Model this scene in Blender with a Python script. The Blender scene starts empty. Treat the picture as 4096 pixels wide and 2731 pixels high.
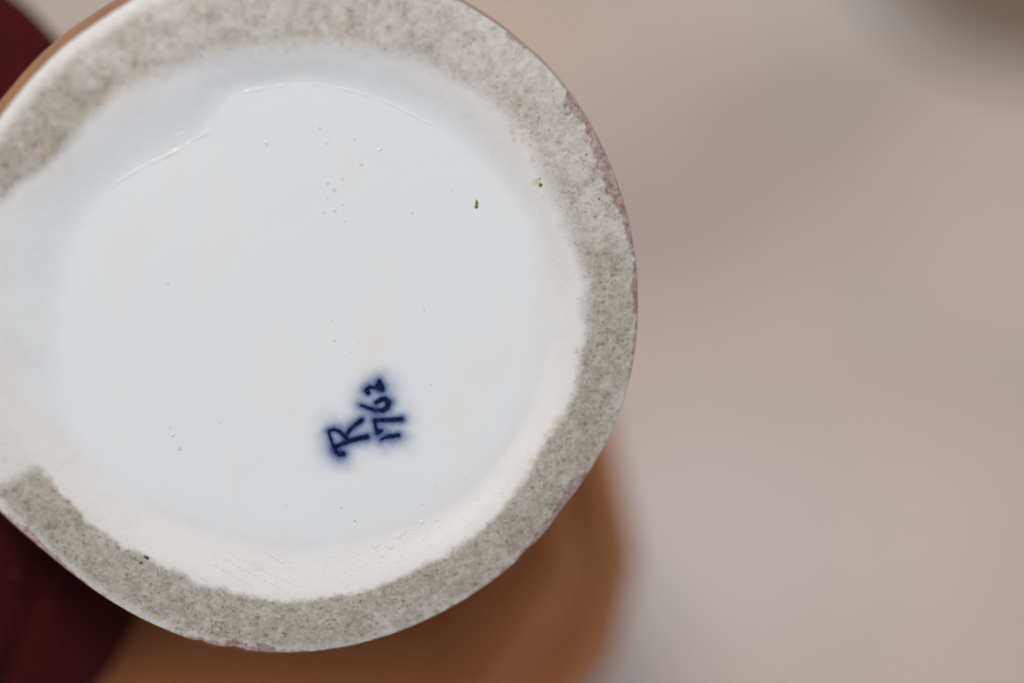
import bpy, bmesh, math, random
import numpy as np
from mathutils import Vector, Matrix

random.seed(7)
rng = np.random.default_rng(11)
scene = bpy.context.scene
COL = scene.collection
R = math.radians

# ------------------------------------------------------------------ camera, light, exposure
FOCUS_H = 0.33 * math.cos(R(35))          # height of the focus point above the tabletop
L2W = Matrix.Translation((0, 0, FOCUS_H)) @ Matrix.Rotation(R(35), 4, 'X')   # working frame: z looks back along the lens
cam_d = bpy.data.cameras.new('camera')
cam = bpy.data.objects.new('camera', cam_d)
COL.objects.link(cam)
cam_d.sensor_width = 22.3
cam_d.lens = 22.3 * 0.324 / (4096 * 2.94e-5)
cam_d.clip_start, cam_d.clip_end = 0.01, 50
cam.matrix_world = L2W @ Matrix.Translation((0, 0, 0.324))
cam_d.dof.use_dof = True
cam_d.dof.focus_distance = 0.3275
cam_d.dof.aperture_fstop = 2.2
cam_d.dof.aperture_blades = 7
scene.camera = cam

SUN_EL, SUN_AZ = 82, 216                   # azimuth from +Y (away from the lens) towards +X
world = bpy.data.worlds.new('World')
scene.world = world
world.use_nodes = True
wn, wl = world.node_tree.nodes, world.node_tree.links
sky = wn.new('ShaderNodeTexSky')
sky.sky_type = 'NISHITA'
sky.sun_disc = False
sky.sun_elevation = R(SUN_EL)
sky.sun_rotation = R(SUN_AZ)
sky.dust_density = 3.0
sky.air_density = 1.0
bg = wn['Background']
bg.inputs['Strength'].default_value = 0.05
wl.new(sky.outputs[0], bg.inputs['Color'])
sun_d = bpy.data.lights.new('sun', 'SUN')
sun_d.energy = 2.2
sun_d.angle = R(14)
sun_d.color = (1.0, 0.93, 0.84)
sun = bpy.data.objects.new('sun', sun_d)
COL.objects.link(sun)
sd = Vector((math.sin(R(SUN_AZ)) * math.cos(R(SUN_EL)), math.cos(R(SUN_AZ)) * math.cos(R(SUN_EL)), math.sin(R(SUN_EL))))
sun.rotation_euler = sd.to_track_quat('Z', 'Y').to_euler()
sun.location = sd * 2
vs = scene.view_settings
vs.view_transform = 'Standard'
vs.look = 'None'
vs.gamma = 1
vs.exposure = 0.35

# ------------------------------------------------------------------ helpers
def thing(name, mw, label, cat):
    o = bpy.data.objects.new(name, None)
    o.empty_display_size = 0.01
    COL.objects.link(o)
    o.matrix_world = mw
    o['label'] = label
    o['category'] = cat
    return o

def mesh_obj(name, verts, faces, mat, parent=None, attrs=None, smooth=True):
    me = bpy.data.meshes.new(name)
    me.from_pydata(verts, [], faces)
    me.polygons.foreach_set('use_smooth', [smooth] * len(me.polygons))
    for k, a in (attrs or {}).items():
        at = me.attributes.new(k, 'FLOAT', 'POINT')
        at.data.foreach_set('value', np.asarray(a, dtype=np.float32).ravel())
    me.materials.append(mat)
    me.update()
    o = bpy.data.objects.new(name, me)
    COL.objects.link(o)
    if parent:
        o.parent = parent
    return o

def grid_faces(n, m, wrap=True):
    """faces of an (n rings) x (m round) grid"""
    i = np.arange(n - 1)[:, None]
    j = np.arange(m if wrap else m - 1)[None, :]
    a = i * m + j
    b = i * m + (j + 1) % m
    return np.stack([a, b, b + m, a + m], -1).reshape(-1, 4)

def sstep(a, b, x):
    t = np.clip((np.asarray(x, float) - a) / (b - a), 0, 1)
    return t * t * (3 - 2 * t)

def vnoise(x, y, seed=0):
    xi, yi = np.floor(x).astype(np.int64), np.floor(y).astype(np.int64)
    xf, yf = x - xi, y - yi
    def h(a, b):
        n = (a * 374761393 + b * 668265263 + seed * 974634541) & 0x7fffffff
        n = ((n ^ (n >> 13)) * 1274126177) & 0x7fffffff
        n = (n ^ (n >> 16)) & 0xffff
        return n / 65535.0
    u, v = xf * xf * (3 - 2 * xf), yf * yf * (3 - 2 * yf)
    return (h(xi, yi) * (1 - u) + h(xi + 1, yi) * u) * (1 - v) + (h(xi, yi + 1) * (1 - u) + h(xi + 1, yi + 1) * u) * v

def fbm(x, y, f, octv=4, seed=0, gain=0.55):
    s = 0; a = 1; tot = 0
    for k in range(octv):
        s = s + a * vnoise(x * f + 31.7 * k, y * f - 17.3 * k, seed + k)
        tot += a; a *= gain; f *= 2.03
    return s / tot

def nt(name):
    m = bpy.data.materials.new(name)
    m.use_nodes = True
    t = m.node_tree
    return m, t, t.nodes['Principled BSDF']

class NB:
    """small node-building helper"""
    def __init__(s, tree):
        s.t = tree
    def n(s, kind, **kw):
        o = s.t.nodes.new(kind)
        for k, v in kw.items():
            setattr(o, k, v)
        return o
    def put(s, sock, v):
        if isinstance(v, bpy.types.NodeSocket):
            s.t.links.new(v, sock)
        else:
            sock.default_value = v
    def math(s, op, a, b=0.0, c=None, clamp=False):
        o = s.n('ShaderNodeMath', operation=op, use_clamp=clamp)
        s.put(o.inputs[0], a); s.put(o.inputs[1], b)
        if c is not None: s.put(o.inputs[2], c)
        return o.outputs[0]
    def noise(s, vec, scale, detail=3, rough=0.55):
        o = s.n('ShaderNodeTexNoise')
        s.put(o.inputs['Vector'], vec)
        o.inputs['Scale'].default_value = scale
        o.inputs['Detail'].default_value = detail
        o.inputs['Roughness'].default_value = rough
        return o.outputs['Fac']
    def remap(s, v, a, b, c=0.0, d=1.0):
        o = s.n('ShaderNodeMapRange')
        s.put(o.inputs[0], v)
        for i, q in enumerate((a, b, c, d)):
            o.inputs[i + 1].default_value = q
        return o.outputs[0]
    def mix(s, f, a, b):
        o = s.n('ShaderNodeMix', data_type='RGBA')
        s.put(o.inputs[0], f)
        for sock, v in ((o.inputs[6], a), (o.inputs[7], b)):
            s.put(sock, v if isinstance(v, bpy.types.NodeSocket) else (*v, 1))
        return o.outputs[2]
    def attr(s, name):
        return s.n('ShaderNodeAttribute', attribute_name=name).outputs['Fac']
    def coord(s):
        return s.n('ShaderNodeTexCoord').outputs['Object']
    def bump(s, h, strength, dist):
        o = s.n('ShaderNodeBump')
        o.inputs['Strength'].default_value = strength
        o.inputs['Distance'].default_value = dist
        s.put(o.inputs['Height'], h)
        return o.outputs[0]
    def specks(s, vec, scale, size, share, dims='2D'):
        """random dots: size is a share of the cell, 'share' of the cells carry one"""
        o = s.n('ShaderNodeTexVoronoi', voronoi_dimensions=dims)
        s.put(o.inputs['Vector'], vec)
        o.inputs['Scale'].default_value = scale
        sep = s.n('ShaderNodeSeparateColor')
        s.t.links.new(o.outputs['Color'], sep.inputs[0])
        on = s.math('LESS_THAN', sep.outputs[0], share)
        rad = s.math('MULTIPLY', sep.outputs[1], size)
        dot = s.math('SUBTRACT', rad, o.outputs['Distance'])
        dot = s.math('MULTIPLY', dot, 12.0, clamp=True)
        return s.math('MULTIPLY', dot, on)

# ------------------------------------------------------------------ materials
def porcelain_material():
    m, t, p = nt('bare_and_glazed_porcelain')
    b = NB(t)
    co = b.coord()
    glaze, dirt, mauve, ochre = (b.attr(k) for k in ('glaze', 'dirt', 'mauve', 'ochre'))
    broad = b.noise(co, 90, 3)
    biscuit = b.mix(broad, (0.678, 0.676, 0.668), (0.668, 0.672, 0.67))
    streak = b.n('ShaderNodeMapping')
    streak.inputs['Scale'].default_value = (1.0, 0.35, 1.0)
    b.put(streak.inputs['Vector'], co)
    warm = b.remap(b.noise(streak.outputs[0], 130, 3), 0.48, 0.72)
    gl = b.mix(b.math('MULTIPLY', warm, 0.75), (0.67, 0.72, 0.755), (0.695, 0.70, 0.675))
    c = b.mix(glaze, biscuit, gl)
    # grime caught in the unglazed grain
    grain = b.remap(b.noise(co, 2300, 4, 0.7), 0.36, 0.66)
    mid = b.remap(b.noise(co, 800, 3, 0.6), 0.34, 0.68)
    patch = b.remap(b.noise(co, 260, 3, 0.6), 0.3, 0.7)
    g = b.math('ADD', b.math('ADD', b.math('MULTIPLY', grain, 0.26), b.math('MULTIPLY', mid, 0.19)), b.math('ADD', b.math('MULTIPLY', patch, 0.20), 0.42))
    g = b.math('MULTIPLY', dirt, g, clamp=True)
    grime_col = b.mix(patch, (0.225, 0.20, 0.155), (0.22, 0.185, 0.125))
    c = b.mix(g, c, grime_col)
    wob = b.n('ShaderNodeTexNoise')
    b.put(wob.inputs['Vector'], co)
    wob.inputs['Scale'].default_value = 1900
    wob.inputs['Detail'].default_value = 2
    vm = b.n('ShaderNodeVectorMath', operation='MULTIPLY_ADD')
    b.put(vm.inputs[0], wob.outputs['Color'])
    vm.inputs[1].default_value = (0.0011, 0.0011, 0.0011)
    b.put(vm.inputs[2], co)
    cw = vm.outputs[0]
    fine = b.specks(cw, 2200, 0.50, 0.30)
    c = b.mix(b.math('MULTIPLY', fine, b.math('MULTIPLY', dirt, 0.5)), c, (0.10, 0.08, 0.065))
    fine2 = b.specks(cw, 900, 0.22, 0.22)
    c = b.mix(b.math('MULTIPLY', fine2, b.math('MULTIPLY', dirt, 0.55)), c, (0.10, 0.08, 0.06))
    c = b.mix(b.math('MULTIPLY', ochre, b.remap(grain, 0, 1, 0.35, 0.9)), c, (0.50, 0.36, 0.16))
    mv = b.math('MULTIPLY', mauve, b.remap(b.noise(co, 1300, 4, 0.7), 0.3, 0.65, 0.25, 1.0))
    c = b.mix(mv, c, b.mix(mid, (0.27, 0.145, 0.145), (0.17, 0.085, 0.08)))
    # scattered kiln specks everywhere
    s1 = b.specks(co, 230, 0.035, 0.5)
    s2 = b.specks(co, 560, 0.07, 0.22)
    c = b.mix(b.math('MULTIPLY', s1, 0.7), c, (0.16, 0.13, 0.11))
    c = b.mix(b.math('MULTIPLY', s2, 0.4), c, (0.28, 0.23, 0.20))
    t.links.new(c, p.inputs['Base Color'])
    b.put(p.inputs['Roughness'], b.math('ADD', b.remap(glaze, 0, 1, 0.30, 0.15), b.math('MULTIPLY', dirt, 0.4)))
    p.inputs['Specular IOR Level'].default_value = 0.4
    gr = b.noise(co, 2600, 3)
    wav = b.noise(co, 120, 2)
    h = b.math('ADD', b.math('ADD', b.math('MULTIPLY', gr, b.remap(glaze, 0, 1, 0.12, 0.004)), b.math('MULTIPLY', b.math('MULTIPLY', mid, dirt), -0.35)), b.math('MULTIPLY', wav, 0.3))
    t.links.new(b.bump(h, 0.5, 0.0005), p.inputs['Normal'])
    return m

def glaze_paint(name, c1, c2, rough=0.14, scale=160):
    m, t, p = nt(name)
    b = NB(t)
    co = b.coord()
    t.links.new(b.mix(b.remap(b.noise(co, scale, 4), 0.35, 0.65), c1, c2), p.inputs['Base Color'])
    p.inputs['Roughness'].default_value = rough
    t.links.new(b.bump(b.noise(co, 400, 2), 0.15, 0.0004), p.inputs['Normal'])
    return m

def cobalt_material():
    m, t, p = nt('cobalt_underglaze')
    b = NB(t)
    co = b.coord()
    cov, ink = b.attr('coverage'), b.attr('ink')
    thick = b.attr('thick')
    halo = b.mix(thick, (0.20, 0.28, 0.49), (0.038, 0.07, 0.25))
    c = b.mix(ink, halo, (0.003, 0.005, 0.022))
    t.links.new(c, p.inputs['Base Color'])
    t.links.new(cov, p.inputs['Alpha'])
    p.inputs['Roughness'].default_value = 0.17
    p.inputs['Specular IOR Level'].default_value = 0.4
    return m

def skin_material():
    m, t, p = nt('skin')
    b = NB(t)
    co = b.coord()
    n1 = b.remap(b.noise(co, 60, 4), 0.35, 0.68)
    t.links.new(b.mix(n1, (0.58, 0.175, 0.034), (0.62, 0.20, 0.043)), p.inputs['Base Color'])
    p.inputs['Roughness'].default_value = 0.5
    t.links.new(b.bump(b.noise(co, 900, 4), 0.3, 0.0006), p.inputs['Normal'])
    return m

def fabric_material():
    m, t, p = nt('dark_red_felted_cloth')
    b = NB(t)
    co = b.coord()
    n1 = b.remap(b.noise(co, 700, 5, 0.7), 0.3, 0.7)
    n2 = b.remap(b.noise(co, 80, 3), 0.35, 0.65)
    c = b.mix(n1, (0.022, 0.0022, 0.0028), (0.095, 0.0095, 0.011))
    c = b.mix(b.math('MULTIPLY', n2, 0.35), c, (0.05, 0.006, 0.010))
    lint = b.specks(co, 420, 0.16, 0.12, '3D')
    c = b.mix(b.math('MULTIPLY', lint, 0.5), c, (0.45, 0.33, 0.30))
    t.links.new(c, p.inputs['Base Color'])
    p.inputs['Roughness'].default_value = 0.95
    p.inputs['Specular IOR Level'].default_value = 0.1
    p.inputs['Sheen Weight'].default_value = 0.02
    p.inputs['Sheen Tint'].default_value = (0.6, 0.12, 0.14, 1)
    t.links.new(b.bump(n1, 0.7, 0.0008), p.inputs['Normal'])
    return m

# ------------------------------------------------------------------ the tabletop
# broad darker and paler colour patches in the stone: (x, y, radius x, radius y, turn in degrees, colour, weight)
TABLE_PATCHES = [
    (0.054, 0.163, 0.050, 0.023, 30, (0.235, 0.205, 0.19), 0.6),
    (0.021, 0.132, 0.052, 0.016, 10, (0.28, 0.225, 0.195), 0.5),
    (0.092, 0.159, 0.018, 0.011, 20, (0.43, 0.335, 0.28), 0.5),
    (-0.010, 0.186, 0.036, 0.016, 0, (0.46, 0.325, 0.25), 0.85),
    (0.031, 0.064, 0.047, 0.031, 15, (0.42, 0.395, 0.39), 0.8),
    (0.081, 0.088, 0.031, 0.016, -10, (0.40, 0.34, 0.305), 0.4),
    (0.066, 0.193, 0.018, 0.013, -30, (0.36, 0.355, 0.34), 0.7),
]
def tabletop():
    xs = np.linspace(-3, 3, 181); ys = np.linspace(-2.0, 4.0, 181)
    # finer in the middle
    xs = np.sort(np.r_[xs, np.linspace(-0.25, 0.25, 120)]); ys = np.sort(np.r_[ys, np.linspace(-0.1, 0.35, 120)])
    X, Y = np.meshgrid(xs, ys)
    Z = -0.0012 * fbm(X, Y, 14, 4, 3) - 0.0
    n, m_ = X.shape
    top = np.stack([X.ravel(), Y.ravel(), Z.ravel()], -1)
    bot = top.copy(); bot[:, 2] = -0.03
    f = grid_faces(n, m_, False)
    N = n * m_
    rim = [j for j in range(m_)] + [i * m_ + m_ - 1 for i in range(1, n)] + [(n - 1) * m_ + j for j in range(m_ - 2, -1, -1)] + [i * m_ for i in range(n - 2, 0, -1)]
    side = [(rim[k], N + rim[k], N + rim[(k + 1) % len(rim)], rim[(k + 1) % len(rim)]) for k in range(len(rim))]
    faces = f.tolist() + (f[:, ::-1] + N).tolist() + side
    m, t, p = nt('mottled_stone')
    b = NB(t)
    co = b.coord()
    base = b.mix(b.remap(b.noise(co, 26, 4), 0.35, 0.65), (0.395, 0.345, 0.305), (0.35, 0.315, 0.285))
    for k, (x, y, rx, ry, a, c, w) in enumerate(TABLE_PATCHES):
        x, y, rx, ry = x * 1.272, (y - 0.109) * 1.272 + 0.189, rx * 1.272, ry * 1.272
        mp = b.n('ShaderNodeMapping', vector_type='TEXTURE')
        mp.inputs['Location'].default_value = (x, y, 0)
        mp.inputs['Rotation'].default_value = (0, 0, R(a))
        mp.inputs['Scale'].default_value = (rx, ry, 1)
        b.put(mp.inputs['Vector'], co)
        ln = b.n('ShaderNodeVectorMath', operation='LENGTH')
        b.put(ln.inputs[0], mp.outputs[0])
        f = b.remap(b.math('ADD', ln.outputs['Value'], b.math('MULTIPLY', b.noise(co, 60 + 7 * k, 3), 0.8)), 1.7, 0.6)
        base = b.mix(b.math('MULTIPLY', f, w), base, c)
    grain = b.noise(co, 300, 5, 0.7)
    base = b.mix(b.remap(grain, 0.55, 0.8, 0, 0.35), base, (0.16, 0.14, 0.13))
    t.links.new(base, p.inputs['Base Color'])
    p.inputs['Roughness'].default_value = 0.75
    t.links.new(b.bump(grain, 0.5, 0.001), p.inputs['Normal'])
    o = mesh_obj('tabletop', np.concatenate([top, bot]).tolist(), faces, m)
    o['kind'] = 'structure'
    return o
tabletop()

# ------------------------------------------------------------------ the porcelain ornament, foot turned to the lens
NRM = Vector((0.11830845, -0.11830845, 0.98590376))
UAX = Vector((0.99287684, 0, -0.11914522))
VAX = NRM.cross(UAX)
CEN = Vector((-0.0274432, 0.0043057, 0))
FRAME = Matrix(((UAX.x, VAX.x, NRM.x, CEN.x), (UAX.y, VAX.y, NRM.y, CEN.y), (UAX.z, VAX.z, NRM.z, CEN.z), (0, 0, 0, 1)))
ornament = thing('porcelain_ornament', L2W @ FRAME,
                 'white porcelain ornament with a stained round foot and blue painted mark', 'ornament')
# radii of the hand-cut foot every four degrees from -180, in mm
R_OUT = [40.47, 40.62, 40.73, 40.83, 40.95, 41.09, 41.22, 41.19, 41.01, 40.84, 40.49, 40.06, 39.99, 40.01, 40.22, 40.42, 40.65, 40.89, 41.16, 41.45, 41.6, 41.73, 41.85, 41.95, 42.01, 42.06, 42.1, 42.12, 42.12, 42.11, 42.11, 42.22, 42.31, 42.3, 42.3, 42.31, 42.32, 42.36, 42.49, 42.73, 42.93, 43.05, 43.07, 43.04, 42.99, 42.94, 42.88, 42.84, 42.83, 42.81, 42.73, 42.66, 42.65, 42.63, 42.47, 42.3, 42.11, 41.92, 41.75, 41.58, 41.41, 41.25, 41.09, 40.92, 40.73, 40.54, 40.4, 40.26, 40.12, 40.0, 39.88, 39.74, 39.59, 39.37, 39.13, 38.82, 38.68, 38.85, 38.85, 38.67, 38.62, 38.68, 38.78, 38.95, 39.12, 39.47, 39.81, 40.03, 40.17, 40.32]
R_IN = [33.78, 33.82, 33.87, 33.91, 33.95, 33.98, 33.97, 33.95, 33.88, 33.75, 33.71, 33.69, 33.72, 33.79, 33.9, 34.06, 34.16, 34.16, 34.36, 34.63, 34.93, 35.25, 35.54, 35.74, 35.85, 35.9, 35.95, 36.0, 36.14, 36.27, 36.36, 36.44, 36.51, 36.58, 36.56, 36.42, 36.0, 35.83, 36.04, 36.39, 36.74, 36.85, 36.83, 36.66, 36.56, 36.45, 36.33, 36.08, 35.79, 35.63, 35.46, 35.13, 35.02, 35.25, 35.14, 34.94, 34.58, 34.19, 33.76, 33.33, 32.89, 32.41, 31.94, 31.56, 31.21, 30.87, 30.58, 30.29, 30.0, 29.86, 29.91, 29.96, 30.01, 30.07, 30.14, 30.2, 30.47, 30.82, 31.12, 30.98, 30.84, 31.04, 31.27, 32.23, 33.96, 34.66, 34.5, 34.34, 34.16, 33.97]
R_FLOOR = [25.1, 25.25, 25.49, 25.75, 26.0, 26.29, 26.61, 26.94, 27.23, 27.46, 27.69, 27.89, 27.96, 28.03, 28.1, 28.15, 28.2, 28.25, 28.3, 28.35, 28.4, 28.57, 28.79, 29.0, 29.22, 29.42, 29.62, 29.82, 30.04, 30.39, 30.73, 31.08, 31.4, 31.72, 32.04, 32.16, 32.22, 32.28, 32.34, 32.33, 32.32, 32.32, 32.25, 32.13, 32.02, 31.85, 31.64, 31.43, 31.21, 31.0, 30.78, 30.33, 29.81, 29.29, 28.85, 28.48, 28.12, 27.76, 27.51, 27.29, 27.07, 26.86, 26.67, 26.48, 26.3, 26.09, 25.89, 25.69, 25.5, 25.32, 25.17, 24.94, 23.72, 22.21, 21.83, 21.65, 21.71, 21.82, 22.27, 22.71, 23.16, 23.61, 24.06, 24.24, 24.41, 24.54, 24.62, 24.7, 24.78, 24.94]
NA = 1440
TH = np.arange(NA) * 2 * np.pi / NA - np.pi
def radius(tab, soft):
    a = np.array(tab); g = np.arange(len(a)) * 2 * np.pi / len(a) - np.pi
    r = np.interp(TH, np.r_[g, np.pi], np.r_[a, a[0]])
    k = np.exp(-0.5 * (np.arange(-60, 61) / soft) ** 2); k /= k.sum()
    return np.convolve(np.r_[r[-60:], r, r[:60]], k, 'valid')
RO, RI, RF = radius(R_OUT, 16), radius(R_IN, 12), radius(R_FLOOR, 7)
RF = np.minimum(RF, RI - 2.2)
RO = RO + 0.10 * (fbm(40 + np.cos(TH) * 40, 40 + np.sin(TH) * 40, 0.45, 3, 5) - 0.5)
# a small chip at the lower rim
for a0, w, d in ((-97, 1.6, 0.28), (-36, 3.0, 0.18), (-45, 1.4, 0.2), (-102.5, 0.6, 0.2)):
    RO = RO - d * np.exp(-((np.degrees(TH) - a0) / w) ** 2)

def ang(a): return np.abs((np.degrees(TH) - a + 180) % 360 - 180)

# purple-red colour that has run over the rim: (angle, width in mm)
MAUVE = [(-180, 0.1), (-142, 0.3), (-138, 1.0), (-135, 0.9), (-130, 0.4), (-124, 0.2), (-108, 0.2), (-101, 0.6), (-97, 1.2), (-94.5, 0.9), (-92, 1.6), (-90, 0.5), (-84, 0.15), (-70, 0.1), (-56, 0.3), (-50, 0.5),
         (-45, 0.5), (-40, 0.9), (-36, 0.9), (-33, 2.0), (-31, 2.2), (-29.5, 0.8), (-27, 0.2), (-12, 0.2), (-3, 0.6), (3, 0.9), (8, 0.4), (11, 0.8), (15, 0.9), (18, 1.9), (20, 1.9), (23, 1.6), (26, 1.7), (29, 1.3), (31.5, 0.9), (33.5, 1.9), (35.5, 1.5), (37, 0.3), (45, 0.1), (49, 0.6), (51, 0.1), (180, 0.1)]
OCHRE = [(29.8, 17.4, .4), (28.6, 19.4, .35), (27.8, 19.6, .4), (27.4, 20.4, .3), (30.3, 14.65, .6), (7.5, 31.4, .45), (6.45, 31.2, .45), (4.4, 31.6, .5), (2.9, 31.8, .45), (8.6, 30.8, .3), (0.9, 29.6, .3), (-9.7, 31.4, .4), (-14.7, 28.4, .6),
         (-17.2, 27.3, .55), (-15.8, 27.0, .4), (-9.4, 31.7, .5), (25.7, 23.7, .4), (-14.0, -37.1, .35), (-13.5, -37.2, .25), (-26.9, -21.1, .8), (-19.7, 23.8, .5), (-24, -24, .5), (12, -35, .6), (33, -15, .7), (30.5, -18.5, .6), (38.5, 4, .5), (36.5, 9.5, .5), (31.2, 13, .3), (29.2, 22, .3), (-20.5, 26.0, .5), (-23, 22.0, .6), (-27.0, 18.2, .7), (-8, -38, .5), (20, -31, .5)]
def seg_dist(u, v, path):
    d = np.full(u.shape, 1e9)
    for (x0, y0), (x1, y1) in zip(path[:-1], path[1:]):
        dx, dy = x1 - x0, y1 - y0
        t = np.clip(((u - x0) * dx + (v - y0) * dy) / (dx * dx + dy * dy), 0, 1)
        d = np.minimum(d, np.hypot(u - x0 - t * dx, v - y0 - t * dy))
    return d
SCRATCHES = [[(-6.4, -30.3), (-2, -32.8), (1.4, -34.3)], [(-5.2, -30.0), (-1.5, -31.9), (2.4, -33.7)], [(-7.6, -31.0), (-3.0, -33.6)], [(-2.0, -29.4), (3.4, -32.6)], [(-10.5, -31.6), (-8.2, -33.0)]]
def stamp(u, v, spots, seed):
    f = np.zeros_like(u)
    wob = fbm(u, v, 1.6, 4, seed)
    for (x, y, r) in spots:
        d = np.hypot(u - x, v - y) / (r * 0.8) + (wob - 0.5) * 2.6
        f = np.maximum(f, 1 - sstep(0.6, 1.15, d))
    return f
def masks(u, v):
    th = np.arctan2(v, u); r = np.hypot(u, v); deg = np.degrees(th)
    ri = np.interp(th, TH, RI); ro = np.interp(th, TH, RO); rf = np.interp(th, TH, RF)
    n1 = fbm(u, v, 0.32, 4, 21); n2 = fbm(u, v, 1.1, 4, 33)
    edge = ri + (n1 - 0.5) * 1.6 + (n2 - 0.5) * 1.0
    t = (r - ri) / (ro - ri)
    low = np.interp(deg, [-180, -152, -135, -20, 25, 180], [0.5, 0.7, 1, 1, 0, 0])
    crisp = np.interp(deg, [-180, -150, -130, -60, -20, 20, 60, 120, 180], [.5, .8, 1, 1, .7, .25, .1, .15, .3])
    d = sstep(-0.75 - 1.5 * (1 - crisp), 0.75 + 1.2 * (1 - crisp), r - edge)
    ul = np.exp(-((deg - 150) / 16.0) ** 2)                      # smeared darker patch at upper left
    ll = np.exp(-((deg + 146) / 9.0) ** 2)
    amt = 0.68 + 0.20 * (n1 - 0.5) * 2 + 0.26 * (n2 - 0.5) * 2
    amt = amt + low * (0.38 + 0.26 * np.exp(-(t / 0.35) ** 2)) + (1 - low) * 0.10 * np.exp(-(t / 0.25) ** 2) + 1.0 * ul * np.exp(-((t - .25) / .4) ** 2) + 0.6 * ll * np.exp(-((t - .1) / .3) ** 2)
    lip = 1 - sstep(0.72, 0.97, t) * np.interp(deg, [-180, -150, -100, 0, 60, 90, 120, 165, 180], [.8, .75, .4, .1, .15, .5, .95, 1.0, .8])
    clean = sstep(150, 140, np.abs(deg)) if False else 1 - sstep(157, 163, deg) - sstep(-144.5, -148.5, deg)
    clean = np.clip(clean, 0, 1)
    dirt = np.clip(d * amt * lip, 0, 1) * np.clip(clean, 0.16 + 0.1 * (n1 - .5), 1)
    # a faint veil of dust on the cove next to the dirty ring
    veil = 0.10 * sstep(rf - 1.5, rf + 3.0, r) * (0.4 + n1)
    dirt = np.maximum(dirt, np.clip(veil, 0, 0.2))
    mw = 0.9 * np.interp(deg, [a for a, w in MAUVE], [w for a, w in MAUVE]) * 0.9 * (0.35 + 1.3 * fbm(u, v, 2.2, 4, 51)) + 0.5 * (n2 - 0.5)
    mv = sstep(-0.12, 0.12, mw - (ro - r)) * sstep(0.12, 0.35, mw)
    for seg in SCRATCHES:
        dirt = np.maximum(dirt, 0.42 * np.exp(-(seg_dist(u, v, seg) / 0.10) ** 2) * (0.3 + 0.9 * n2))
    up = np.interp(deg, [-180, -165, -140, -110, 5, 35, 60, 180], [.85, .7, .25, 0, 0, .4, .9, .85])
    gb = rf + (ri - 0.3 - rf) * up
    glaze = 1 - sstep(-3.2, 2.2, r - gb + (n1 - 0.5) * 3.0)
    return dict(dirt=dirt, glaze=glaze, mauve=mv, ochre=stamp(u, v, OCHRE, 61) * 0.6)

PORC = porcelain_material()
DEPTH = 0.85
def under_z(s_r, th_r, th_f, r):
    """depth in mm inside the ring: flat at the ring, a soft cove, then the floor"""
    t = np.clip((th_r - r) / (th_r - th_f), 0, None)
    z = -DEPTH * sstep(0, 1, t)
    return z + np.where(t > 1, 0.8 * (1 - np.clip(r / th_f, 0, 1) ** 2), 0)

DROP = 0.75                                # the ring is worn round: it falls away towards the rim
def ring_mesh():
    ts = np.r_[np.linspace(0, 1, 44)]
    rows, zs = [], []
    for t in ts:
        r = RI + (RO - 0.2 - RI) * t
        rows.append(r); zs.append(np.full(NA, -DROP * t * t))
    for a in np.linspace(15, 90, 6):                                        # rounded outer lip
        rows.append(RO - 0.2 + 0.2 * math.sin(R(a))); zs.append(np.full(NA, -DROP - 0.2 * (1 - math.cos(R(a)))))
    rr, zz = np.array(rows), np.array(zs)
    u, v = rr * np.cos(TH), rr * np.sin(TH)
    fl = fbm(u, v, 0.5, 4, 77) - 0.5
    inside = np.r_[ts, np.ones(6)][:, None]
    zz = zz + 0.10 * fl * sstep(0, 0.15, inside) * sstep(1.0, 0.9, inside * 0.9)
    P = np.stack([u, v, zz], -1).reshape(-1, 3) * 1e-3
    at = masks(u.ravel(), v.ravel())
    return mesh_obj('foot_ring', P.tolist(), grid_faces(len(rr), NA).tolist(), PORC, ornament, at)
ring_mesh()

RIDGE2 = [(-20.63, 12.78), (-18.97, 14.01), (-17.21, 15.23), (-15.21, 16.36), (-13.2, 17.29), (-11.19, 18.42), (-9.93, 19.09), (-8.27, 20.16), (-7.66, 20.88)]
RIDGE1 = [(-5.91, 24.38), (-4.14, 24.85), (-2.13, 25.28), (-0.11, 25.6), (1.92, 25.78), (3.95, 25.75), (5.98, 25.57), (8.01, 25.18), (10.56, 24.55), (13.13, 23.61), (15.7, 22.37), (18.27, 21.01), (20.86, 19.35)]
STEP = [(-6.57, 26.44), (-6.91, 24.67), (-7.42, 22.9), (-7.92, 21.38), (-8.27, 20.16)]
def floor_z(u, v):
    th = np.arctan2(v, u); r = np.hypot(u, v)
    z = under_z(None, np.interp(th, TH, RI), np.interp(th, TH, RF), r)
    z = z + 0.045 * np.exp(-(seg_dist(u, v, STEP) / 0.7) ** 2)
    return z + 0.12 * (fbm(u, v, 0.11, 3, 91) - 0.5) * sstep(1.0, 0.8, r / np.interp(th, TH, RI))

def underside():
    rows = [RI - (RI - RF) * s for s in np.linspace(0, 1, 34)] + [RF * s for s in np.linspace(0.985, 0.02, 70)]
    rr = np.array(rows)
    u, v = rr * np.cos(TH), rr * np.sin(TH)
    z = floor_z(u, v)
    P = np.stack([u, v, z], -1).reshape(-1, 3)
    P = np.concatenate([P, [[0, 0, floor_z(np.array([1e-6]), np.array([1e-6]))[0]]]])
    f = grid_faces(len(rr), NA)[:, ::-1].tolist()
    b0 = (len(rr) - 1) * NA
    f += [(b0 + (j + 1) % NA, b0 + j, len(P) - 1) for j in range(NA)]
    at = masks(P[:, 0], P[:, 1])
    return mesh_obj('underside', (P * 1e-3).tolist(), f, PORC, ornament, at)
underside()

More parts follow.
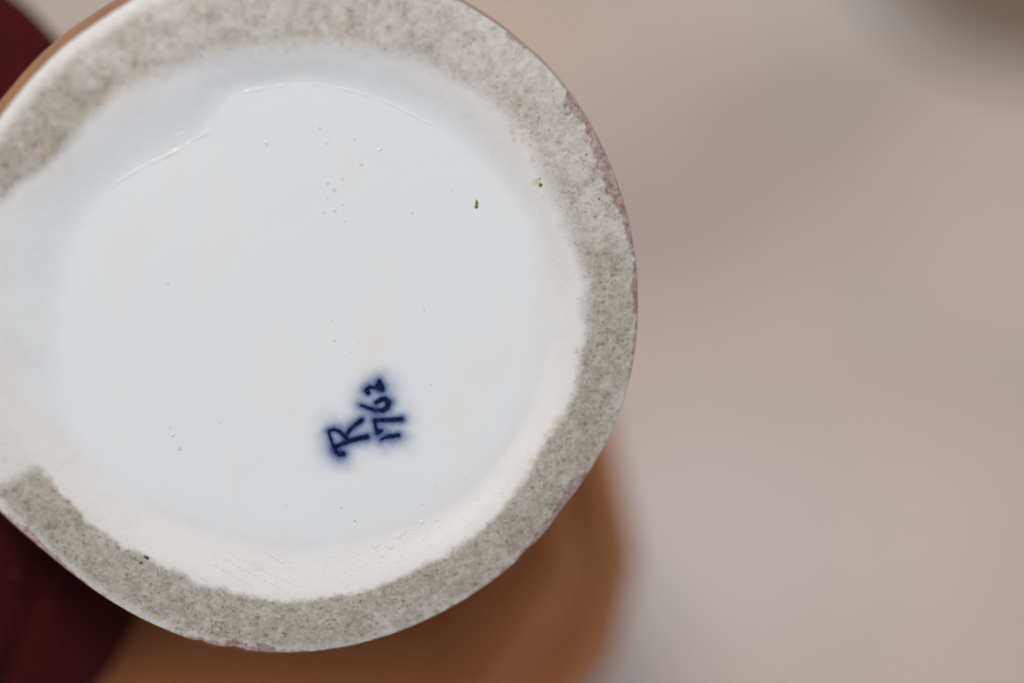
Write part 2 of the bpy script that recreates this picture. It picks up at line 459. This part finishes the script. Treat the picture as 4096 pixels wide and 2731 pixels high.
# side wall of the foot: swells out more on one side
SIDE = glaze_paint('orange_brown_glaze', (0.36, 0.15, 0.035), (0.27, 0.095, 0.022), 0.10)
def side_wall():
    sw = np.interp(np.degrees(TH), [-180, -150, -120, -95, -60, -20, 20, 60, 85, 110, 135, 160, 180], [1.6, 1.1, 1.0, 1.3, 0.3, 0.45, 0.65, 0.75, 0.9, 1.15, 1.35, 1.6, 1.6])
    rows, zs = [], []
    for t in np.linspace(0, 1, 14):
        rows.append(RO + sw * math.sin(t * math.pi / 2) ** 1.2 + 0.12 * (fbm(40 + np.cos(TH) * 40, 40 + np.sin(TH) * 40, 0.2, 3, 9) - .5) * t); zs.append(-0.2 - DROP - 6.0 * t)
    for t in np.linspace(0.08, 1, 10):                                       # over the shoulder to the body
        rows.append((RO + sw) * (1 - 0.2 * t ** 2)); zs.append(-6.95 - 5.8 * math.sin(t * math.pi / 2) - 0 * t)
    rr, zz = np.array(rows), np.array([np.broadcast_to(z, NA) for z in zs])
    P = np.stack([rr * np.cos(TH), rr * np.sin(TH), zz], -1).reshape(-1, 3) * 1e-3
    mesh_obj('side_wall', P.tolist(), grid_faces(len(rr), NA).tolist(), SIDE, ornament)
side_wall()
def body():
    prof = [(33.5, -12.6), (31, -18), (29.4, -30), (28.6, -50), (28.4, -80), (28, -106), (25, -118), (19, -126), (10, -130.5), (0.5, -132)]
    n = 96
    a = np.arange(n) * 2 * np.pi / n
    P = [(r * math.cos(t) * 1e-3, r * math.sin(t) * 1e-3, z * 1e-3) for r, z in prof for t in a]
    f = grid_faces(len(prof), n).tolist() + [tuple(range((len(prof) - 1) * n, len(prof) * n))]
    mesh_obj('body', P, f, SIDE, ornament)
body()

# raised glaze seams along the edge of the floor
def seam(path, w0, seed):
    pts = []
    for (x0, y0), (x1, y1) in zip(path[:-1], path[1:]):
        for k in range(8):
            t = k / 8
            pts.append((x0 + (x1 - x0) * t, y0 + (y1 - y0) * t))
    pts.append(path[-1])
    q = np.array(pts)
    q[1:-1] = (q[:-2] + 2 * q[1:-1] + q[2:]) / 4
    tan = np.gradient(q, axis=0); tan /= np.linalg.norm(tan, axis=1)[:, None]
    nor = np.stack([-tan[:, 1], tan[:, 0]], -1)
    s = np.linspace(0, 1, len(q))
    w = w0 * (0.55 + 0.9 * vnoise(s * len(q) * 0.30, s * 0 + seed, seed)) * np.clip(np.minimum(s, 1 - s) * 9, 0.15, 1)
    V = []
    for i in range(len(q)):
        for a in np.linspace(-90, 90, 9):
            p = q[i] + nor[i] * w[i] * math.sin(R(a))
            V.append((p[0], p[1], w[i] * 0.55 * math.cos(R(a)) - 0.03))
    V = np.array(V); V[:, 2] += floor_z(V[:, 0], V[:, 1])
    at = dict(glaze=np.ones(len(V)), dirt=np.zeros(len(V)), mauve=np.zeros(len(V)), ochre=np.zeros(len(V)))
    mesh_obj('glaze_seam', (V * 1e-3).tolist(), grid_faces(len(q), 9, False)[:, ::-1].tolist(), PORC, ornament, at)
seam(RIDGE1, 0.12, 3)
seam(RIDGE2, 0.15, 8)
seam([(-12.2, 19.6), (-11.4, 19.85), (-10.6, 20.2)], 0.13, 12)

# small bubbles and flecks in the glaze
def dome_mesh(name, n=14, m=6):
    V = [(math.cos(2 * math.pi * j / n) * math.cos(R(a)), math.sin(2 * math.pi * j / n) * math.cos(R(a)), math.sin(R(a))) for a in np.linspace(-20, 80, m) for j in range(n)]
    V.append((0, 0, 1))
    f = grid_faces(m, n).tolist() + [((m - 1) * n + j, (m - 1) * n + (j + 1) % n, m * n) for j in range(n)]
    me = bpy.data.meshes.new(name)
    me.from_pydata(V, [], f)
    me.polygons.foreach_set('use_smooth', [True] * len(me.polygons))
    return me
def fleck(name, me, x, y, sx, sy, sz, rot=0, z=None, label=None):
    o = bpy.data.objects.new(name, me)
    COL.objects.link(o)
    o.parent = ornament
    zz = floor_z(np.array([x]), np.array([y]))[0] if z is None else z
    o.location = (x * 1e-3, y * 1e-3, zz * 1e-3)
    o.rotation_euler = (0, 0, R(rot))
    o.scale = (sx * 1e-3, sy * 1e-3, sz * 1e-3)
    if label: o['label'] = label
    return o
bub = dome_mesh('glaze_bubble'); bub.materials.append(glaze_paint('tan_glaze', (0.66, 0.645, 0.61), (0.60, 0.575, 0.52), 0.08))
for i, (x, y) in enumerate([(4.74, 20.74), (8.82, 19.5), (9.61, 16.55), (7.47, 14.9), (6.46, 13.52), (5.2, 10.85), (7.76, 9.89), (5.7, 14.3), (5.6, 12.6), (6.5, 11.1), (7.5, 11.8), (-12.71, -14.6), (-12.35, -15.48), (-11.59, -17.04), (5.61, 18.97), (11.9, 18.3), (-1.6, 18.8)]):
    s = 0.16 + 0.12 * random.random()
    fleck('glaze_bubble', bub, x, y, s, s * 1.15, s * 0.3)
bead = dome_mesh('glaze_bead'); bead.materials.append(glaze_paint('clear_glaze_bead', (0.68, 0.68, 0.67), (0.66, 0.66, 0.65), 0.07))
for i in range(46):
    big = i < 7
    cx, cy = random.choice([(13.9, -28.9), (12.4, -28.8), (9.6, -31.2), (10.4, -30.2), (15.5, -27.8), (20.5, -24.8), (23.5, -21.6), (17.5, -26.5)])
    x, y = cx + random.gauss(0, 0.5 if big else 1.5), cy + random.gauss(0, 0.4 if big else 1.1)
    s = random.uniform(0.28, 0.45) if big else random.uniform(0.12, 0.24)
    fleck('glaze_bead', bead, x, y, s, s * random.uniform(0.7, 1.3), s * 0.17, random.random() * 180)
gr = dome_mesh('green_fleck'); gr.materials.append(glaze_paint('olive_glaze', (0.15, 0.17, 0.015), (0.09, 0.10, 0.01), 0.12, 3))
fleck('green_fleck', gr, 23.35, 12.10, 0.17, 0.36, 0.15, 6, label='olive green fleck fused in the white glaze')
fleck('green_fleck', gr, 23.30, 11.66, 0.23, 0.26, 0.17, -10)
fleck('green_fleck', gr, 30.86, 14.30, 0.24, 0.24, 0.16, 30)
cr = dome_mesh('brown_crumb'); cr.materials.append(glaze_paint('brown_crumb', (0.10, 0.05, 0.02), (0.06, 0.03, 0.012), 0.6, 3))
fleck('brown_crumb', cr, -15.45, -30.0, 0.42, 0.20, 0.18, -28, label='small brown crumb stuck at the inner edge of the ring')
fleck('brown_crumb', cr, -16.1, -30.62, 0.26, 0.13, 0.12, 20)
dk = dome_mesh('dark_speck'); dk.materials.append(glaze_paint('dark_speck', (0.14, 0.12, 0.11), (0.09, 0.075, 0.07), 0.4, 3))
for (x, y, s) in [(15.7, 10.9, .13), (30.75, 15.0, .13), (6.6, -4.3, .12), (17.2, -0.6, .11), (8.6, -5.6, .08), (6.3, -1.9, .09), (-12.9, 2.4, .13), (9.2, -26.0, .12), (7.6, -24.4, .1), (36.3, 17.9, .16), (37.9, 12.7, .17), (20.3, 13.4, .08), (-6.8, -14.0, .1), (1.0, -24, .09), (18.1, -9.6, .09)]:
    rr_, ti = math.hypot(x, y), math.atan2(y, x)
    tt = (rr_ - np.interp(ti, TH, RI)) / (np.interp(ti, TH, RO) - np.interp(ti, TH, RI))
    z = None if tt < 0 else -DROP * tt * tt
    fleck('dark_speck', dk, x, y, s * 0.65, s * 0.65 * (0.8 + 0.5 * random.random()), 0.06, random.random() * 180, z)

# the blue painted letter and number: brush strokes that have bled into the glaze
LETTER = [([(6.01, -15.1), (6.16, -15.68), (6.43, -16.47), (6.75, -17.31)], .10, .17), ([(6.75, -17.31), (7.0, -17.6), (7.35, -17.8)], .2, .27), ([(7.3, -17.75), (7.75, -17.82)], .27, .28),
          ([(6.74, -16.99), (7.78, -16.53), (9.03, -16.06), (10.55, -15.75)], .22, .29),
          ([(6.06, -15.05), (6.63, -14.84), (7.25, -15.1), (7.88, -15.63), (8.14, -16.05)], .13, .24),
          ([(7.98, -15.84), (8.39, -15.0), (9.12, -14.37), (9.89, -13.75)], .15, .25)]
NUMBER = [([(12.22, -16.07), (12.7, -15.85), (13.1, -15.76)], .10, .15), ([(13.1, -15.76), (13.7, -15.70), (14.24, -15.6)], .22, .22),
          ([(12.2, -15.05), (11.78, -15.28)], .2, .21), ([(11.78, -15.23), (11.57, -14.59), (11.41, -13.86)], .2, .12),
          ([(11.45, -13.8), (12.55, -13.76), (13.59, -13.76), (14.64, -13.66)], .22, .25),
          ([(9.83, -11.98), (10.66, -12.28), (11.5, -12.57)], .12, .2), ([(11.5, -12.57), (12.44, -12.6), (12.95, -12.18), (13.05, -11.65)], .2, .29), ([(13.05, -11.65), (12.63, -11.23), (12.11, -11.33), (11.6, -11.65)], .29, .2),
          ([(10.62, -10.45), (10.42, -10.18), (10.75, -9.81), (11.37, -9.87), (11.95, -9.97)], .24, .13), ([(11.95, -9.97), (12.31, -10.1), (12.2, -9.6), (11.95, -9.08)], .26, .2), ([(11.8, -9.55), (12.1, -9.7)], .26, .28)]
def ink_fields(u, v, strokes):
    d = np.full(u.shape, 1e9); tot = np.zeros_like(u)
    wob = (fbm(u, v, 3.2, 3, 15) - 0.5) * 0.12
    for path, w0, w1 in strokes:
        L = [0.0]
        for a, b in zip(path[:-1], path[1:]): L.append(L[-1] + math.dist(a, b))
        for k, ((x0, y0), (x1, y1)) in enumerate(zip(path[:-1], path[1:])):
            dx, dy = x1 - x0, y1 - y0
            t = np.clip(((u - x0) * dx + (v - y0) * dy) / (dx * dx + dy * dy), 0, 1)
            w = w0 + (w1 - w0) * (L[k] + t * (L[k + 1] - L[k])) / L[-1]
            d = np.minimum(d, np.hypot(u - x0 - t * dx, v - y0 - t * dy) - w)
    return d + wob
def painted(name, strokes, other, lift, label):
    allp = np.array([p for s in strokes for p in s[0]])
    x0, y0 = allp.min(0) - 3.0; x1, y1 = allp.max(0) + 3.0
    h = 0.045
    xs, ys = np.arange(x0, x1, h), np.arange(y0, y1, h)
    U, V = np.meshgrid(xs, ys)
    d = ink_fields(U, V, strokes)
    do = ink_fields(U, V, other)
    w = sstep(-0.2, 0.2, do - d)                       # each mark tints the glaze nearest to it
    d = np.minimum(d, do)
    ink = 1 - sstep(-0.05, 0.12, d)
    dd = np.clip(d, 0, None)
    hn = 0.6 + 0.8 * fbm(U, V, 0.55, 3, 19)
    acc = 0
    for st in strokes + other:
        acc = acc + np.exp(-ink_fields(U, V, [st]) / 0.28)
    dd = np.clip(np.minimum(dd, 0.10 - 0.28 * np.log(acc)), 0, None)
    thick = 0.95 * np.exp(-dd / (0.36 * hn))
    halo = 0.90 * np.exp(-(dd / (0.72 * hn)) ** 1.1)
    dens = 0.62 + 0.65 * fbm(U, V, 2.6, 3, 23)
    edge = np.minimum.reduce([U - x0, x1 - U, V - y0, y1 - V])
    cov = 1 - (1 - np.minimum(np.maximum(ink * 0.98, halo * sstep(0, 1.2, edge)), 0.99)) ** w
    Z = floor_z(U, V) + lift
    P = np.stack([U, V, Z], -1).reshape(-1, 3) * 1e-3
    o = mesh_obj(name, P.tolist(), grid_faces(len(ys), len(xs), False).tolist(), COBALT, ornament, dict(coverage=cov, ink=np.clip(ink * dens, 0, 1), thick=thick))
    o['label'] = label
COBALT = cobalt_material()
painted('painted_letter', LETTER, NUMBER, 0.02, 'blue painted letter R')
painted('painted_number', NUMBER, LETTER, 0.035, 'blue painted number 1762')

# ------------------------------------------------------------------ the hand and its sleeve
MM = 1e-3
person = thing('person', L2W @ Matrix.Translation((-0.095, -0.015, -0.07)), "person's hand in a dark red sleeve gripping the white ornament from behind", 'person')
PO = Vector((-95, -15, -70))
def capsule(bm, a, b, ra, rb, n=20):
    a, b = Vector(a) - PO, Vector(b) - PO
    ax = (b - a)
    L = ax.length; ax.normalize()
    q = ax.to_track_quat('Z', 'Y')
    prof = [(ra * math.cos(R(t)), -ra * math.sin(R(t))) for t in range(88, -1, -11)] + [(rb * math.cos(R(t)), L + rb * math.sin(R(t))) for t in range(0, 89, 11)]
    rings = [[bm.verts.new((a + q @ Vector((r * math.cos(2 * math.pi * j / n), r * math.sin(2 * math.pi * j / n), z))) * MM) for j in range(n)] for r, z in prof]
    for r0, r1 in zip(rings[:-1], rings[1:]):
        for j in range(n):
            bm.faces.new((r0[j], r0[(j + 1) % n], r1[(j + 1) % n], r1[j]))
    bm.faces.new(rings[0][::-1]); bm.faces.new(rings[-1])
FINGERS = {
    'index': ([(-52, -36, -92), (4.5, -39.5, -92), (8, -30, -94), (1, 9, -97), (0, 32, -97), (-14, 46, -96)], [15.5, 12, 10.8, 8.8, 8.0, 7.2]),
    'middle': ([(-52, -38, -75), (4.5, -40.5, -74), (8, -31, -75), (1, 11, -76), (-1, 36, -76), (-17, 49, -75)], [16, 12, 10.8, 8.9, 8.1, 7.3]),
    'ring': ([(-53, -38, -60), (0, -41, -57), (5, -31, -57), (0, 9, -57), (-1, 31, -57), (-15, 44, -56)], [16, 11.8, 10.3, 8.4, 7.7, 6.9]),
    'pinky': ([(-55, -36, -48), (-10, -40, -42), (-1, -29, -41), (-1, 3, -41), (-1, 20, -41), (-10, 32, -40)], [15, 11, 9.2, 7.4, 6.7, 6.0]),
}
THUMB = ([(-82, -10, -78), (-76, 16, -88), (-62, 40, -92), (-44, 49, -92), (-26, 50, -90)], [16, 14, 10.5, 9.5, 8])
def back(P):
    return [(x * 1.05, y * 1.05 if y < 0 else y * 0.92, z - 17) for x, y, z in P]
for k in FINGERS:
    FINGERS[k] = (back(FINGERS[k][0]), FINGERS[k][1])
THUMB = (back(THUMB[0]), THUMB[1])
def hand():
    bm = bmesh.new()
    capsule(bm, (-380, -46, -74), (-190, -24, -70), 34, 31)
    capsule(bm, (-190, -24, -70), (-112, -16, -69), 31, 25)
    capsule(bm, (-108, -18, -78), (-88, -18, -78), 22, 21)
    capsule(bm, (-110, -20, -66), (-72, -35, -70), 23, 20)          # heel of the hand, little-finger side
    capsule(bm, (-72, -35, -70), (-14, -42, -63), 20, 12)
    for k, (P, rr) in FINGERS.items():
        capsule(bm, (-96, -18, -76), P[0], 18, rr[0])
        for a, b, ra, rb in zip(P[:-1], P[1:], rr[:-1], rr[1:]):
            capsule(bm, a, b, ra, rb)
    order = list(FINGERS.values())
    for (Pa, ra), (Pb, rb) in zip(order[:-1], order[1:]):                 # flesh where neighbouring fingers press together
        md = [tuple((x + y) / 2 for x, y in zip(Pa[i], Pb[i])) for i in (1, 2)]
        capsule(bm, md[0], md[1], 0.93 * (ra[1] + rb[1]) / 2, 0.90 * (ra[2] + rb[2]) / 2)
    P, rr = THUMB
    for a, b, ra, rb in zip(P[:-1], P[1:], rr[:-1], rr[1:]):
        capsule(bm, a, b, ra, rb)
    me = bpy.data.meshes.new('hand')
    bm.to_mesh(me); bm.free()
    tmp = bpy.data.objects.new('hand', me)
    COL.objects.link(tmp)
    rm = tmp.modifiers.new('remesh', 'REMESH'); rm.mode = 'VOXEL'; rm.voxel_size = 0.0012
    sm = tmp.modifiers.new('smooth', 'SMOOTH'); sm.factor = 0.5; sm.iterations = 12
    dg = bpy.context.evaluated_depsgraph_get()
    fin = bpy.data.meshes.new_from_object(tmp.evaluated_get(dg))
    bpy.data.objects.remove(tmp)
    fin.name = 'hand'
    fin.materials.clear(); fin.materials.append(skin_material())
    fin.polygons.foreach_set('use_smooth', [True] * len(fin.polygons))
    o = bpy.data.objects.new('hand', fin)
    COL.objects.link(o); o.parent = person
hand()
NAIL = glaze_paint('fingernail', (0.60, 0.36, 0.27), (0.56, 0.32, 0.24), 0.3)
def nail(tip, prev, out, r):
    t, p = Vector(tip), Vector(prev)
    ax = (t - p).normalized()
    out = Vector(out); out = (out - ax * out.dot(ax)).normalized(); side = ax.cross(out)
    V, n, m = [], 9, 9
    for i in range(n):
        y = -1 + 2 * i / (n - 1)
        for j in range(m):
            a = (-1 + 2 * j / (m - 1)) * 50 * (1 - 0.25 * y ** 4)
            c = t + ax * (y * r * 0.75 + r * 0.15) + side * (r * 0.98 * math.sin(R(a))) + out * (r * 1.02 * math.cos(R(a)) - 0.3 * y * y)
            V.append(tuple((c - PO) * MM))
    o = mesh_obj('nail', V, grid_faces(n, m, False).tolist(), NAIL, person)
    md = o.modifiers.new('thickness', 'SOLIDIFY'); md.thickness = 0.0006; md.offset = 0
for k, (P, rr) in FINGERS.items():
    nail(P[-1], P[-2], (1, 1.2, 0), rr[-1])
nail(THUMB[0][-1], THUMB[0][-2], (0.1, 1, 0.1), THUMB[1][-1])

CLOTH = fabric_material()
def sleeve():
    """a wide cuff whose mouth is cut back towards the far side; outer skin, rolled hem, inner lining"""
    n, m = 220, 90
    ph = np.arange(n) * 2 * np.pi / n
    def tube(scale, ts):
        out = []
        for t in ts:
            edge = -45 - 38 * (1 - np.cos(ph)) - 5.2 * np.sin(ph)
            L = 400
            x = edge - L * t
            wr = fbm(60 + 22 * np.cos(ph) + 0 * ph, 60 + 22 * np.sin(ph) + t * 156, 0.11, 4, 41) - 0.5
            gather = 3.2 * wr * min(1, 0.25 + t * 8.7)
            fold = 2.2 * math.exp(-((t - 0.049) / 0.0126) ** 2) * np.cos(ph * 2 + 0.7) + 3.0 * math.exp(-((t - 0.115) / 0.029) ** 2) * np.cos(ph * 3 + 1)
            hem = -1.0 * math.exp(-((t * L - 13) / 1.3) ** 2)
            sh = 1 - 0.10 * min(1, t * 2.8)
            ry = (56 * sh + gather + fold + hem) * scale
            rz = (46 * sh + gather + fold + hem) * scale
            cy = -1 - 24 * t * L / 230; 
            out.append(np.stack([x, cy + ry * np.sin(ph), -70 + rz * np.cos(ph)], -1))
        return out
    ts = np.r_[np.linspace(0, 0.12, 90), np.linspace(0.125, 1, 110)]
    outer = tube(1.0, ts[::-1])
    inner = tube(0.945, ts)
    a, b = outer[-1], inner[0]
    roll = []
    for k in np.linspace(20, 160, 8):
        w = (1 - math.cos(R(k))) / 2
        q = a * (1 - w) + b * w
        q = q + np.array([1.5 * math.sin(R(k)), 0, 0])
        roll.append(q)
    rows = np.array(outer + roll + inner)
    P = (rows.reshape(-1, 3) - np.array(PO)) * MM
    mesh_obj('sleeve', P.tolist(), grid_faces(len(rows), n)[:, ::-1].tolist(), CLOTH, person)
sleeve()

# ------------------------------------------------------------------ the dish at the top right
dish = thing('dish', Matrix.Translation((0.1460, 0.3275, 0.0)), 'small brown dish with a grey outside, blurred at the top right', 'dish')
def lathe(name, prof, mat, parent, n=96):
    a = np.arange(n) * 2 * np.pi / n
    P = [(1.27 * r * math.cos(t) * MM, 1.27 * r * math.sin(t) * MM, z * MM) for r, z in prof for t in a]
    f = grid_faces(len(prof), n).tolist()
    if prof[0][0] < 1: f.append(tuple(range(n))[::-1])
    if prof[-1][0] < 1: f.append(tuple(range((len(prof) - 1) * n, len(prof) * n)))
    return mesh_obj(name, P, f, mat, parent)
GREY = glaze_paint('grey_green_glaze', (0.22, 0.225, 0.215), (0.26, 0.26, 0.245), 0.35, 60)
BROWN = glaze_paint('brown_glaze', (0.15, 0.095, 0.045), (0.12, 0.075, 0.035), 0.3, 60)
lathe('rim', [(0.3, 0.4), (24, 0.4), (26, 0.0), (28, 0.8), (36, 2.5), (43, 5.5), (44.8, 7.0), (45, 8.0), (44.2, 8.6), (41.5, 7.6), (40, 6.6)], GREY, dish)
lathe('inside', [(39.9, 6.5), (35, 4.8), (28, 4.0), (15, 3.4), (0.3, 3.3)], BROWN, dish)
